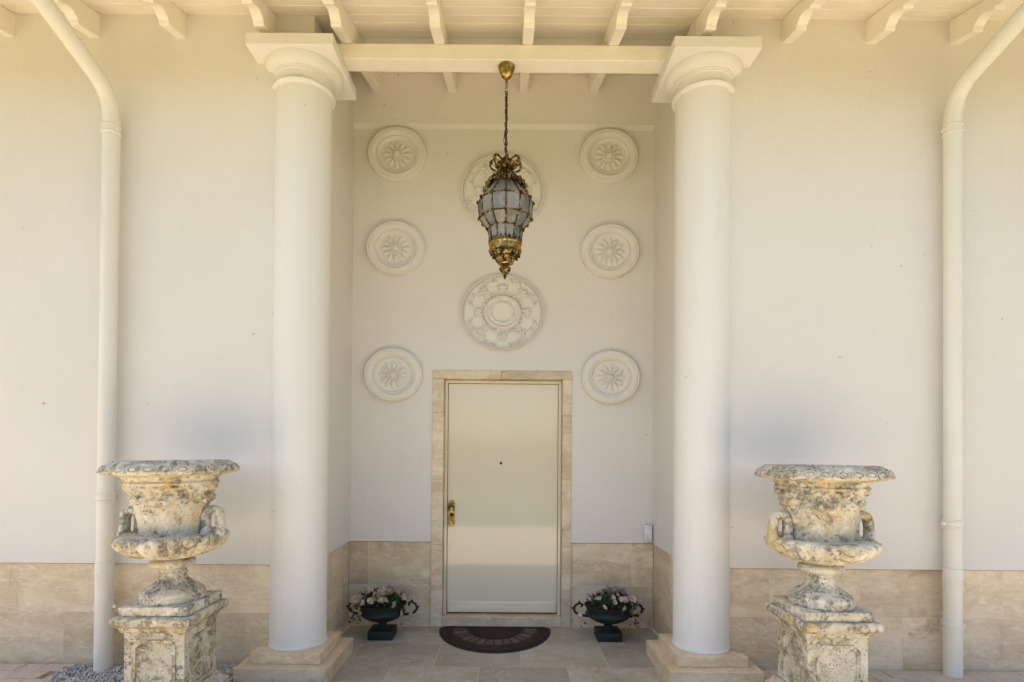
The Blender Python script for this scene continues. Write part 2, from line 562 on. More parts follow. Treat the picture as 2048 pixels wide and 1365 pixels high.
slabs('x', SRX + .0, NR + .012, [1.17], ZB, zt, B + .012)
slabs('x', SRX + .0, NR + .012, [.95], -.01, ZB, B + .012)
slabs('l', W + .014, B + .010, [4.55], ZB, zt, NL - .012)
slabs('l', W + .014, B + .010, [4.30, 4.90], -.01, ZB, NL - .012)
slabs('r', W + .014, B + .010, [4.55], ZB, zt, NR + .012)
slabs('r', W + .014, B + .010, [4.30, 4.90], -.01, ZB, NR + .012)

# door surround of stone blocks
ds = empty('door_surround', (0, B, 0), None, None, parent=house)
fy0, fy1 = B - .012, B + .13
def sb(x0, x1, z0, z1):
    MB().box(x0 + .001, x1 - .001, fy0, fy1, z0 + .001, z1 - .001).build('stone_block', 'trav', ds, bevel=.002)
mid = P(1003, 750, B).x
sb(SLX, mid, DTZ, STZ); sb(mid, SRX, DTZ, STZ)
for x0, x1, cuts in ((SLX, DLX, (827, 960, 1090, 1180)), (DRX, SRX, (830, 958, 1092, 1180))):
    zz = [DTZ] + [P(1003, c, B).z for c in cuts] + [0.0]
    for a, b_ in zip(zz[:-1], zz[1:]): sb(x0, x1, b_, a)
TZ = P(1003, 1228, B + .1).z
MB().box(DLX + .001, DRX - .001, B - .010, B + .2, 0, TZ).build('threshold', 'travplinth', ds, bevel=.004)

# door
DY = B + .10
door = empty('door', ((DLX + DRX) / 2, DY, TZ), None, None, parent=house)
jw = .030
fr = MB()
fr.box(DLX + .001, DLX + jw, DY - .022, DY + .06, TZ, DTZ - .001)
fr.box(DRX - jw, DRX - .001, DY - .022, DY + .06, TZ, DTZ - .001)
fr.box(DLX + jw, DRX - jw, DY - .022, DY + .06, DTZ - jw, DTZ - .001)
fr.build('frame', 'door', door, bevel=.003)
lx0, lx1 = DLX + jw + .0025, DRX - jw - .002
MB().box(lx0, lx1, DY, DY + .05, TZ + .014, DTZ - jw - .002).build('leaf', 'door', door, bevel=.003)
kz = P(1003, 1202, DY).z
MB().prism([(DY - .0015, TZ + .018), (DY - .022, TZ + .02), (DY - .022, kz - .02), (DY - .0015, kz)], 0, lx0 + .015, lx1 - .015).build('weather_bar', 'door', door, bevel=.002, fix=True)
c = P(1002, 927, DY)
MB().lathe([(0.001, 0), (.012, 0), (.012, .006), (.007, .009)], 16).build('peephole', 'bronze', door, org=(0, 0, 0)).location = c - WO[door]
[o for o in door.children if o.name.startswith('peephole')][0].rotation_euler = (R(90), 0, 0)
# lock plate
pc = P(903, 1027, DY)
hw, hh = .029, .125
pl = [(pc.x + hw * math.cos(a), pc.z + (hh - hw) + hw * math.sin(a)) for a in [math.pi * k / 10 for k in range(11)]]
pl += [(pc.x - hw * math.cos(a), pc.z - (hh - hw) - hw * math.sin(a)) for a in [math.pi * k / 10 for k in range(11)]]
plate = MB().prism(pl, 1, DY - .012, DY - .001).build('lock_plate', 'gold', door, bevel=.003, fix=True)
kn = MB()
for rr, y0 in ((.013, 0), (.012, -.028), (.025, -.034), (.028, -.05), (.022, -.062), (.002, -.064)): kn.v += []
knob = MB().lathe([(.013, .0), (.012, .028), (.024, .034), (.028, .048), (.022, .060), (.002, .063)], 20, cap=False).build('knob', 'brass', door, org=(0, 0, 0))
knob.location = Vector((pc.x, DY - .010, pc.z + .058)) - WO[door]; knob.rotation_euler = (R(90), 0, 0)
cyl = MB().lathe([(.019, 0), (.018, .010), (.011, .012), (.011, .004), (.001, .004)], 20, cap=False).build('lock_cylinder', 'bronze', door, org=(0, 0, 0))
cyl.location = Vector((pc.x, DY - .011, pc.z - .012)) - WO[door]; cyl.rotation_euler = (R(90), 0, 0)
scr = MB().lathe([(.007, 0), (.007, .003), (.001, .004)], 12, cap=False).build('screw', 'bronze', door, org=(0, 0, 0))
scr.location = Vector((pc.x, DY - .011, pc.z - .068)) - WO[door]; scr.rotation_euler = (R(90), 0, 0)

# columns
for cx in (-1.525, 1.465):
    cy = 4.10
    col = empty('column', (cx, cy, 0), None, None, parent=house)
    h1, h2 = .3235, .247
    MB().box(cx - h1, cx + h1, cy - h1, cy + h1, -.005, .108).build('lower_plinth', 'travplinth', col, bevel=.004)
    MB().box(cx - h2, cx + h2, cy - h2, cy + h2, .108, .184).build('upper_plinth', 'travplinth', col, bevel=.004)
    prof = [(.205, .184), (.2065, .186), (.2065, .196), (.2015, .200), (.2000, .25)]
    prof += [(.2 - .000 * k, .25 + k * .4) for k in range(1, 10)] + [(.199, 4.245)]
    MB().lathe(prof, 72, (cx, cy, 0)).build('shaft', 'column', col)
    prof = [(.199, 4.235), (.212, 4.237), (.222, 4.244), (.226, 4.254), (.222, 4.264), (.212, 4.271), (.2, 4.273), (.2, 4.335),
            (.211, 4.337), (.211, 4.347), (.219, 4.349), (.219, 4.359), (.224, 4.361)]
    prof += [(.224 + .052 * math.sin(a), 4.361 + .062 * (1 - math.cos(a))) for a in [math.pi / 2 * k / 8 for k in range(1, 9)]]
    prof += [(.270, 4.4255)]
    MB().lathe(prof, 72, (cx, cy, 0)).build('capital', 'column', col)
    ha = .305
    MB().box(cx - ha, cx + ha, cy - ha, cy + ha, 4.425, 4.508).build('abacus', 'column', col, bevel=.004)

# roof
roof = empty('roof', (0, W, 4.5), None, None, parent=house)
EY = 3.02
y = EY
k = 0
while y < B + .02:
    y1 = min(y + .118, B + .03)
    e = .0018
    m = MB().prism([(y + e, zceil(y + e)), (y1 - e, zceil(y1 - e)), (y1 - e, zceil(y1 - e) + .022), (y + e, zceil(y + e) + .022)], 0, -XE, XE)
    m.build('ceiling_board', 'board', roof, bevel=.003, fix=True)
    y = y1; k += 1
# roof covering above (shades the house)
MB().prism([(EY - .05, zceil(EY - .05) + .03), (10.6, zceil(10.6) + .03), (10.6, zceil(10.6) + .15), (EY - .05, zceil(EY - .05) + .15)], 0, -XE - .3, XE + .3).build('roof_covering', 'roof', roof, fix=True)
MB().prism([(EY - .025, zceil(EY) - .10), (EY - .001, zceil(EY) - .10), (EY - .001, zceil(EY) + .025), (EY - .025, zceil(EY) + .025)], 0, -XE, XE).build('fascia', 'wood', roof, bevel=.003, fix=True)
gp = [(EY - .095 + .07 * math.cos(a), zceil(EY) + .02 + .07 * math.sin(a)) for a in [math.pi + math.pi * k / 12 for k in range(13)]]
gp += [(EY - .095 + .064 * math.cos(a), zceil(EY) + .02 + .064 * math.sin(a)) for a in [2 * math.pi - math.pi * k / 12 for k in range(13)]]
MB().prism(gp, 0, -XE - .3, XE + .3).build('gutter', 'pipe', roof, fix=True)
# rafters
def rafter(x, yend):
    hw = .0375
    def zb(y): return 4.607 + SL * (y - W)
    bot = [(yend, zb(yend)), (W - .195, zb(W - .195))]
    o = W - .195
    bot += [(o - .006, zb(o) + .006), (o - .012, zb(o) + .028), (o - .030, zb(o) + .042), (o - .040, zb(o) + .044)]
    bot += [(o - .041, zb(o) + .052), (o - .075, zb(o) + .058), (o - .120, zb(o) + .046), (o - .155, zb(o) + .024), (o - .175, zb(o) + .018)]
    bot += [(o - .178, zb(o) + .030), (o - .25, zb(o) + .014), (EY + .002, zceil(EY) - .095)]
    top = [(EY + .002, zceil(EY) - .002), (yend, zceil(yend) - .002)]
    return MB().prism(bot + top, 0, x - hw, x + hw).build('rafter', 'wood', roof, bevel=.003, fix=True, angle=30)
rx = [P(20, 76, W).x, P(190, 76, W).x, P(362, 76, W).x, -1.735]
rx += [P(757, 186, B).x, P(905.5, 188, B).x, P(1047, 190, B).x, P(1185, 191, B).x]
rx += [1.41, P(1574, 91, W).x, P(1742, 97, W).x, P(1909, 102, W).x]
rx = [rx[0] - .62 * k for k in range(6, 0, -1)] + rx + [rx[-1] + .62 * k for k in range(1, 7)]
for x in rx:
    rafter(x, (B + .02) if NL < x < NR else (W + .05))
# beam on the columns
MB().box(-1.56, 1.50, 4.045, 4.185, 4.508, 4.622).build('beam', 'wood', roof, bevel=.004)

# ------------------------------------------------------------------ plaster roundels
SQ = .915
def place_on_wall(o, c, rz, parent):
    o.location = Vector(c) - WO[parent]
def disc_mesh(prof, seg=72):
    prof = [(a, h * 2.2) for a, h in prof]
    # prof: (radius, height off the wall) -> facing -Y, slightly oval
    m = MB().lathe(prof, seg, cap=False)
    m.v = [Vector((p.x, -p.z, p.y * SQ)) for p in m.v]
    m.f = [tuple(reversed(f)) for f in m.f]
    m.f = [tuple(reversed(f)) for f in m.f]
    return m
def petal_mesh(L, wd, h):
    m = MB(); n = 7; vs = []; fs = []
    for i in range(n + 1):
        t = i / n
        ww = wd * (math.sin(math.pi * min(1, t * .92 + .06)) ** .7) * (.55 + .6 * t)
        for j, u in enumerate((-1, -.5, 0, .5, 1)):
            hh = h * 1.9 * (1 - u * u * .95) * (math.sin(math.pi * min(1, t * .9 + .1)) ** .5) - h * .35 * (1 - abs(u)) ** 6
            if t > .98: ww2 = ww * .3
            else: ww2 = ww
            vs.append((u * ww2, -max(0, hh) - .001, t * L))
    for i in range(n):
        for j in range(4):
            a = i * 5 + j
            fs.append((a, a + 1, a + 6, a + 5))
    return m.add(vs, fs)
RS = .27
small = [(795, 312, 'topmost small plaster roundel on the door side nearest the handle, under the ceiling ledge'),
         (792, 499, 'middle small plaster roundel in the left column of three'),
         (787.5, 751, 'lowest small plaster roundel left of the door head'),
         (1217, 316, 'topmost small plaster roundel in the right column of three'),
         (1219, 505, 'middle small plaster roundel in the right column of three'),
         (1220, 756, 'lowest small plaster roundel right of the door head')]
small[0] = (795, 312, 'topmost small plaster roundel in the left column of three')
proto = {}
for px, py, lab in small:
    c = P(px, py, B)
    e = empty('plaster_roundel', c, lab, 'wall ornament', 'small flower roundels on the entrance wall')
    if not proto:
        prof = [(RS, -.002), (RS, .016), (RS - .004, .022), (RS - .014, .026), (RS - .024, .024), (RS - .03, .027), (RS - .052, .028), (RS - .078, .022), (RS - .083, .018),
                (RS - .086, .020), (RS - .092, .0205), (RS - .097, .013), (RS - .108, .008), (.10, .006), (.07, .007), (.0, .007)]
        proto['plate'] = disc_mesh(prof).build('plate', 'plaster', e, org=(0, 0, 0))
        prof = [(.056, .005), (.057, .014), (.052, .020), (.046, .020), (.042, .014), (.036, .014), (.030, .022), (.020, .027), (.016, .026), (.013, .030), (.007, .034), (0, .035)]
        proto['boss'] = disc_mesh(prof, 32).build('boss', 'plaster', e, org=(0, 0, 0))
        proto['petal'] = petal_mesh(.086, .023, .013).build('petal', 'plaster', e, org=(0, 0, 0), angle=60)
        pr = [proto['plate'], proto['boss'], proto['petal']]
    else:
        pr = [dup(proto[k], c, e) for k in ('plate', 'boss', 'petal')]
    for o in pr: o.location = (0, 0, 0)
    for k in range(12):
        o = pr[2] if k == 0 else dup(proto['petal'], c, e)
        a = 2 * math.pi * k / 12
        o.rotation_euler = (0, a, 0)
        o.location = (.052 * math.sin(a), -.014, .052 * math.cos(a) * SQ)
# large roundels
RL = .38
def scroll(cx, cz, r0, turns, a0, hand, rad, lift):
    pts = []; rs = []
    n = int(14 * turns) + 4
    for i in range(n + 1):
        t = i / n
        a = a0 + hand * turns * 2 * math.pi * t
        r = r0 * (1 - t) ** .8 + .004
        pts.append((cx + r * math.cos(a), -lift, cz + r * math.sin(a)))
        rs.append(rad * (.45 + .75 * (1 - abs(2 * t - .7))))
    return pts, [max(.0025, q) for q in rs]
def acanthus():
    m = MB()
    rr = random.Random(5)
    def leaf(x, z, ang, L, wd, h=.012):
        nonlocal m
        p = petal_mesh(L, wd, h)
        rm = Matrix.Rotation(ang, 3, 'Y')
        m.add([rm @ q + Vector((x, -.022, z)) for q in p.v], p.f)
    # axis palmette (top of quarter)
    for a in (-.9, -.45, 0, .45, .9): leaf(0, .225, a, .070, .014, .016)
    for a in (-2.4, -2.0, 2.0, 2.4): leaf(0, .235, a, .05, .012, .014)
    m.ball((0, -.018, .228), (.016, .012, .015), 10, 6)
    m.tube([(.024 * math.cos(a), -.016, .258 + .022 * math.sin(a)) for a in [2 * math.pi * k / 14 for k in range(14)]], .005, 6, True)
    for hnd in (1, -1):
        p, r = scroll(hnd * .085, .262, .042, 1.5, math.pi / 2, hnd, .008, .016)
        m.tube(p, r, 6)
        p, r = scroll(hnd * .118, .215, .034, 1.4, -math.pi / 2, -hnd, .007, .016)
        m.tube(p, r, 6)
        p = spline([(hnd * .02, -.014, .24), (hnd * .06, -.018, .300), (hnd * .12, -.018, .296), (hnd * .165, -.015, .255)], 6)
        m.tube(p, [.004 + .004 * math.sin(math.pi * i / (len(p) - 1)) for i in range(len(p))], 6)
        for x, z, a, L in ((.05, .295, .7, .05), (.09, .305, .2, .045), (.125, .285, 1.2, .05), (.14, .235, 1.9, .05), (.10, .180, 2.6, .04), (.06, .200, 2.2, .045), (.15, .27, .5, .04)):
            leaf(hnd * x, z, hnd * (a + rr.uniform(-.3, .3)), L, .012, .013)
    m2 = m; m = MB()
    # diagonal flower
    q = math.pi / 4; fx, fz = .275 * math.sin(q), .275 * math.cos(q)
    for k in range(6): leaf(fx, fz, k * math.pi / 3 + .2, .042, .016, .016)
    m.ball((fx, -.022, fz), (.012, .010, .012), 8, 5)
    for a in (q - 1.3, q + 1.3, q + 2.6, q - 2.6): leaf(fx, fz, a, .075, .011, .013)
    m3 = m; m = m2
    # bead course next to the inner ring
    for k in range(7):
        a = (k + .5) * math.pi / 14 - math.pi / 8 * 0
        leaf(.172 * math.sin(a), .172 * math.cos(a), a, .030, .011, .010)
    for q in (m, m3): q.v = [Vector((v.x, v.y * 1.2, v.z * SQ)) for v in q.v]
    return m, m3
lp = {}
for px, py, lab in ((1005.5, 387, 'large ornate plaster roundel half hidden behind the hanging lantern'),
                    (1005, 627.5, 'large ornate plaster roundel just above the door, below the lantern tip')):
    c = P(px, py, B)
    e = empty('ornate_plaster_roundel', c, lab, 'wall ornament', 'large roundels above the door')
    if not lp:
        prof = [(RL, -.002), (RL, .014), (RL - .005, .022), (RL - .013, .022), (RL - .017, .013), (RL - .020, .020), (RL - .027, .022), (RL - .031, .012), (RL - .05, .010), (.27, .013), (.20, .012), (.178, .010), (.172, .019),
                (.160, .026), (.150, .027), (.140, .020), (.132, .015), (.120, .014), (.112, .020), (.103, .022), (.097, .014), (.09, .010), (0, .010)]
        lp['plate'] = disc_mesh(prof, 96).build('plate', 'plaster', e, org=(0, 0, 0))
        q1, q2 = acanthus()
        lp['scrollwork'] = q1.build('scrollwork', 'plaster', e, org=(0, 0, 0), angle=85)
        lp['flower_ornament'] = q2.build('flower_ornament', 'plaster', e, org=(0, 0, 0), angle=85)
        lp['scrollwork']['kind'] = 'stuff'
        use = list(lp.values())
    else:
        use = [dup(o, c, e) for o in lp.values()]
    for o in use: o.location = (0, 0, 0)
    for k in range(1, 4):
        for nm in ('scrollwork', 'flower_ornament'):
            o = dup(lp[nm], c, e); o.location = (0, 0, 0); o.rotation_euler = (0, k * math.pi / 2, 0)

# ------------------------------------------------------------------ lantern
LX = P(1011, 420, 4.115).x; LY = 4.115
lan = empty('hanging_lantern', (LX, LY, 4.508), 'ornate gilt brass lantern with frosted panes hanging from the porch beam', 'lantern')
C = (LX, LY, 0)
MB().lathe([(.060, 4.507), (.064, 4.500), (.062, 4.490), (.054, 4.475), (.046, 4.450), (.036, 4.428), (.020, 4.414), (.010, 4.408), (.009, 4.33), (.012, 4.326), (.006, 4.318), (.001, 4.317)], 32, C).build('ceiling_canopy', 'gold', lan)
lm = MB()
ring = []
for k in range(16):
    a = 2 * math.pi * k / 16
    ring.append((.0085 * math.cos(a), 0, .0145 * math.sin(a) + (.006 if math.sin(a) > 0 else -.006)))
nl = 20; zt_, zb_ = 4.315, 3.835
for k in range(nl):
    z = zt_ - (k + .3) * (zt_ - zb_) / nl
    if k == 0:
        link = MB().tube(ring, .0032, 6, True)
        link = link.build('chain_link', 'bronze', lan, org=(0, 0, 0)); o = link
    else: o = dup(link, (0, 0, 0), lan)
    o.location = Vector((LX + .002 * math.sin(k * 1.7), LY, z)) - WO[lan]
    o.rotation_euler = (0, .12 * math.sin(k * 2.1), math.pi / 2 * (k % 2) + .5)
MB().tube(spline([(LX - .006, LY - .01, 4.31), (LX + .008, LY - .012, 4.15), (LX - .010, LY - .012, 4.0), (LX - .016, LY - .012, 3.93), (LX + .01, LY - .014, 3.85), (LX, LY, 3.80)], 8), .0028, 6).build('cable', 'bronze', lan)
# glass cage
NS = 12
lev = [(.098, 3.612), (.205, 3.473), (.194, 3.349), (.130, 3.272), (.114, 3.160)]
def ring_pts(r, z, off=0): return [Vector((LX + r * math.cos(2 * math.pi * (k + off) / NS), LY + r * math.sin(2 * math.pi * (k + off) / NS), z)) for k in range(NS)]
rp = [ring_pts(r, z, .04) for r, z in lev]
for j in range(4):
    for k in range(NS):
        q = [rp[j][k], rp[j][(k + 1) % NS], rp[j + 1][(k + 1) % NS], rp[j + 1][k]]
        cen = sum(q, Vector()) / 4
        out = Vector((cen.x - LX, cen.y - LY, 0)).normalized() * .004
        inn = [p - out for p in q]
        MB().add(q + inn, [(3, 2, 1, 0), (4, 5, 6, 7), (0, 1, 5, 4), (1, 2, 6, 5), (2, 3, 7, 6), (3, 0, 4, 7)]).build('glass_pane', 'glass', lan, fix=True)
for k in range(NS):
    MB().tube([rp[j][k] for j in range(5)], .0062, 6).build('rib', 'brass', lan)
for j in range(1, 4):
    MB().tube(rp[j], .0058, 6, True).build('hoop', 'brass', lan)
ros = None
for j in (1, 2, 3):
    for k in range(NS):
        p = rp[j][k]; a = 2 * math.pi * (k + .04) / NS
        if ros is None:
            m = MB()
            for q in range(6):
                b = q * math.pi / 3
                m.ball((0.007, .010 * math.cos(b), .010 * math.sin(b)), (.005, .006, .006), 6, 4)
            m.ball((.012, 0, 0), .006, 6, 4)
            ros = m.build('rosette', 'brass', lan, org=(0, 0, 0)); o = ros
        else: o = dup(ros, (0, 0, 0), lan)
        o.location = p - WO[lan]; o.rotation_euler = (0, 0, a)
# top collar with curling leaves
MB().lathe([(.060, 3.600), (.100, 3.606), (.108, 3.616), (.104, 3.628), (.088, 3.636), (.070, 3.652), (.052, 3.668), (.046, 3.684), (.056, 3.694), (.060, 3.702), (.052, 3.710), (.040, 3.716), (.001, 3.717)], 36, C).build('collar', 'bronze', lan)
cl = None
rr = random.Random(11)
for k in range(12):
    a = 2 * math.pi * (k + .3) / 12
    if cl is None:
        m = MB()
        m.tube(spline([(.085, 0, 3.64), (.120, 0, 3.640), (.150, 0, 3.600), (.158, 0, 3.565), (.172, 0, 3.572), (.165, 0, 3.588)], 5), [.007 + .004 * math.sin(i * .5) for i in range(26)], 6)
        for s_ in (-1, 1):
            m.tube(spline([(.10, 0, 3.645), (.125, s_ * .022, 3.640), (.140, s_ * .030, 3.612), (.128, s_ * .026, 3.602), (.120, s_ * .018, 3.612)], 5), [.005 + .003 * math.sin(i * .6) for i in range(21)], 6)
            m.ball((.118, s_ * .02, 3.628), (.014, .010, .016), 7, 5)
        m.ball((.142, 0, 3.612), (.012, .016, .02), 7, 5)
        m.ball((.110, 0, 3.655), (.012, .010, .012), 7, 5)
        cl = m.build('curled_leaf', 'brass', lan, org=(0, 0, 3.62)); o = cl
    else: o = dup(cl, (0, 0, 0), lan)
    o.location = Vector((LX, LY, 3.62 + rr.uniform(-.006, .006))) - WO[lan]
    o.rotation_euler = (0, 0, a); o.scale = (1, 1, rr.uniform(.9, 1.15))
# crown
fl = 16
def flute(r, z, a): return (r * (1 + .07 * math.cos(fl * a)), z)
MB().lathe([(.040, 3.712), (.046, 3.722), (.058, 3.735), (.078, 3.752), (.084, 3.756), (.074, 3.752), (.050, 3.738), (.030, 3.728)], 96, C, flute, cap=False).build('crown_flare', 'brass', lan)
ar = None
for k in range(7):
    a = 2 * math.pi * (k + .35) / 7
    if ar is None:
        pts = spline([(.046, 0, 3.712), (.072, 0, 3.718), (.108, 0, 3.738), (.121, 0, 3.770), (.106, 0, 3.800), (.072, 0, 3.806), (.036, 0, 3.786), (.010, 0, 3.778)], 5)
        m = MB().tube(pts, [.0078] * len(pts), 6)
        m.ball((.106, 0, 3.778), (.009, .010, .012), 7, 5)
        m.ball((.070, 0, 3.802), (.010, .009, .008), 7, 5)
        ar = m.build('crown_arch', 'brass', lan, org=(0, 0, 3.76)); o = ar
    else: o = dup(ar, (0, 0, 0), lan)
    o.location = Vector((LX, LY, 3.76)) - WO[lan]; o.rotation_euler = (0, 0, a)
def rough_(amp, s):
    def f(r, z, a):
        x, y = r * math.cos(a), r * math.sin(a)
        return (r + amp * nz(x, y, z, s) + amp * .8 * math.cos(9 * a + 60 * z), z)
    return f
MB().lathe([(.008, 3.74), (.010, 3.770), (.018, 3.778), (.026, 3.790), (.030, 3.804), (.022, 3.816), (.010, 3.822), (.008, 3.832), (.001, 3.834)], 24, C, rough_(.003, 60)).build('top_finial', 'bronze', lan)
# lower gallery and carved cup
MB().lathe([(.106, 3.168), (.122, 3.166), (.126, 3.158), (.122, 3.150), (.118, 3.146), (.119, 3.116), (.125, 3.112), (.124, 3.104), (.108, 3.096)], 48, C).build('gilt_band', 'gold', lan)
cr = None
for k in range(24):
    a = 2 * math.pi * k / 24
    if cr is None:
        m = MB().ball((.121, 0, 3.176), (.006, .012, .016), 7, 5)
        m.ball((.123, 0, 3.192), (.005, .006, .006), 6, 4)
        cr = m.build('crest_leaf', 'brass', lan, org=(0, 0, 3.17)); o = cr
    else: o = dup(cr, (0, 0, 0), lan)
    o.location = Vector((LX, LY, 3.17)) - WO[lan]; o.rotation_euler = (0, 0, a)
def carve(r, z, a):
    x, y = r * math.cos(a), r * math.sin(a)
    f = .010 * nz(x, y, z, 45) + .006 * nz(x, y, z, 110) + .006 * abs(math.cos(6 * a)) + .004 * math.cos(18 * a + 90 * z)
    return (max(.01, r + f), z)
pr = []
for i in range(19):
    t_ = i / 18
    pr.append((.104 - .056 * t_ ** 1.2 + .006 * math.sin(t_ * 7), 3.098 - .080 * t_))
MB().lathe(pr, 120, C, carve).build('carved_cup', 'brass', lan, angle=60)
for k in range(6):
    a = 2 * math.pi * (k + .15) / 6
    m = MB()
    x0 = .106
    for s_ in (-1, 1):
        m.ball((x0, s_ * .010, 3.086), (.010, .010, .010), 7, 5); m.ball((x0 - .018, s_ * .011, 3.062), (.010, .009, .014), 7, 5)
    m.ball((x0 + .002, 0, 3.076), (.009, .008, .014), 7, 5); m.ball((x0 - .016, 0, 3.052), (.009, .008, .010), 7, 5)
    rm = Matrix.Rotation(a, 3, 'Z')
    m.v = [rm @ q + Vector((LX, LY, 0)) for q in m.v]
    m.build('mask_ornament', 'brass', lan)
MB().lathe([(.040, 3.030), (.050, 3.022), (.052, 3.014), (.048, 3.008), (.030, 3.004), (.020, 2.998), (.016, 2.992)], 32, C).build('drip_ring', 'gold', lan)
MB().lathe([(.016, 2.994), (.030, 2.990), (.043, 2.982), (.044, 2.972), (.038, 2.960), (.026, 2.948), (.024, 2.944), (.018, 2.938), (.010, 2.918), (.004, 2.900), (.001, 2.896)], 40, C, rough_(.0028, 70)).build('pendant_finial', 'brass', lan)

# ------------------------------------------------------------------ downpipes
def downpipe(tx, bx, tilt, lab):
    yc = W - .088
    top = P(tx, 240, yc); bot = P(bx, 1330, yc)
    x0 = (top.x + bot.x) / 2
    zb_ = GZ - .03
    zbend = P(tx, 205, yc).z
    e = empty('downpipe', (x0, yc, zb_), lab, 'downpipe', 'downpipes on the front wall')
    r = .0545
    zjoin = .86
    pts = [(x0, yc, zjoin - .05)] + [(x0, yc, zjoin + k * .3) for k in range(1, 10)]
    pts = [p for p in pts if p[2] < zbend - .16]
    bend = spline([(x0, yc, zbend - .14), (x0, yc - .012, zbend - .06), (x0, yc - .05, zbend + .02), (x0, yc - .13, zbend + .085)], 6)
    end = (x0, EY - .095, zceil(EY) - .06)
    MB().tube(pts + [tuple(p) for p in bend] + [end], r, 28).build('pipe', 'pipe', e)
    MB().tube([(x0, yc, zb_), (x0, yc, .3), (x0, yc, .70)], .0572, 28).build('lower_pipe', 'pipe', e)
    def ringm(z, r0, hh, nm):
        MB().lathe([(r0 - .006, -hh), (r0, -hh + .002), (r0, hh - .002), (r0 - .006, hh)], 32, (x0, yc, z), cap=False).build(nm, 'pipe', e)
    MB().lathe([(.050, .66), (.0588, .662), (.0588, .72), (.0605, .725), (.062, .735), (.0605, .745), (.0588, .75), (.0588, .80), (.050, .81)], 32, (x0, yc, 0), cap=False).build('socket', 'pipe', e)
    def clip(z, two=True):
        m = MB()
        for dz in ((-.024, .024) if two else (0,)):
            m.lathe([(.050, dz - .008), (.059, dz - .007), (.0625, dz), (.059, dz + .007), (.050, dz + .008)], 32, (x0, yc, z), cap=False)
        if two: m.lathe([(.050, -.016), (.0575, -.016), (.0575, .016), (.050, .016)], 32, (x0, yc, z), cap=False)
        m.box(x0 - .076, x0 - .055, yc - .010, yc + .010, z - .012, z + .012)
        m.box(x0 - .010, x0 + .010, yc + .05, W + .02, z - .010, z + .010)
        m.build('pipe_clip', 'pipe', e, bevel=0)
    clip(P(tx, 262, yc).z); clip(P((tx + bx) / 2, 995 if tx < 1000 else 1048, yc).z)
    z = P(bx, 1213 if tx < 1000 else 1250, yc).z
    m = MB().lathe([(.055, -.012), (.0635, -.010), (.0635, .010), (.055, .012)], 32, (x0, yc, z), cap=False)
    m.box(x0 + .057, x0 + .085, yc - .008, yc + .012, z - .010, z + .010)
    m.box(x0 - .010, x0 + .010, yc + .05, W + .03, z - .010, z + .010)
    m.build('pipe_bracket', 'pipe', e)
downpipe(221, 209, 0, 'cream drainpipe behind the stone urn that stands by the gravel bed')
downpipe(1902, 1909, 0, 'cream drainpipe at the right, rising from the block paving')

# ------------------------------------------------------------------ stone urns on pedestals
def pedestal(cx, cy, lab, seed):
    z0 = GZ - .01
    e = empty('pedestal', (cx, cy, z0), lab, 'pedestal', 'weathered stone pedestals')
    def worn(m, amp=.0022):
        for v in m.v:
            n_ = Vector((nz(v.x + seed, v.y, v.z, 14), nz(v.x, v.y + seed, v.z, 14), 0))
            v += n_ * amp
    def sq(prof, name, n=14):
        m = MB(); o = 0
        vs = []
        for h, z in prof:
            for sx, sy, ex, ey in ((-1, -1, 1, 0), (1, -1, 0, 1), (1, 1, -1, 0), (-1, 1, 0, -1)):
                for k in range(n):
                    t = 2 * k / n
                    vs.append((cx + h * (sx + ex * t), cy + h * (sy + ey * t), z))
        L = 4 * n; fs = []
        for j in range(len(prof) - 1):
            for i in range(L):
                k = (i + 1) % L
                fs.append((j * L + i, j * L + k, (j + 1) * L + k, (j + 1) * L + i))
        fs.append(tuple(reversed(range(L)))); fs.append(tuple((len(prof) - 1) * L + i for i in range(L)))
        m.add(vs, fs); worn(m)
        return m.build(name, 'urnbrown', e, angle=38)
    hb = .178
    sq([(.236, z0), (.236, .10), (.232, .104), (.224, .112), (.214, .118), (.205, .132), (.190, .150), (.188, .155)], 'base')
    sq([(hb - .012, .150)] + [(hb, .152 + k * .048) for k in range(8)] + [(hb + .004, .520)], 'dado')
    sq([(hb + .004, .516), (hb + .014, .522), (hb + .018, .534), (hb + .022, .546), (hb + .036, .556), (hb + .050, .568), (hb + .054, .576), (hb + .056, .604), (hb + .050, .614), (hb + .044, .617)], 'cap')
    # raised panels with clipped upper corners on each face
    def frame(u0, u1, z0_, z1_, c):
        return [(u0, z0_), (u1, z0_), (u1, z1_ - c), (u1 - c, z1_), (u0 + c, z1_), (u0, z1_ - c)]
    for rot in range(4):
        m = MB()
        po = frame(-.128, .128, .17, .475, .035); pi_ = frame(-.108, .108, .19, .455, .030)
        n = len(po); vs = []
        for poly, d in ((po, .0), (po, .009), (pi_, .009), (pi_, -.004)):
            for (u, z) in poly: vs.append((u, -hb - d, z))
        fs = []
        for j in range(3):
            for i in range(n):
                k = (i + 1) % n
                fs.append((j * n + i, j * n + k, (j + 1) * n + k, (j + 1) * n + i))
        m.add(vs, fs)
        rm = Matrix.Rotation(rot * math.pi / 2, 3, 'Z')
        m.v = [rm @ q + Vector((cx, cy, 0)) for q in m.v]
        m.build('panel_moulding', 'urnbrown', e, fix=True)
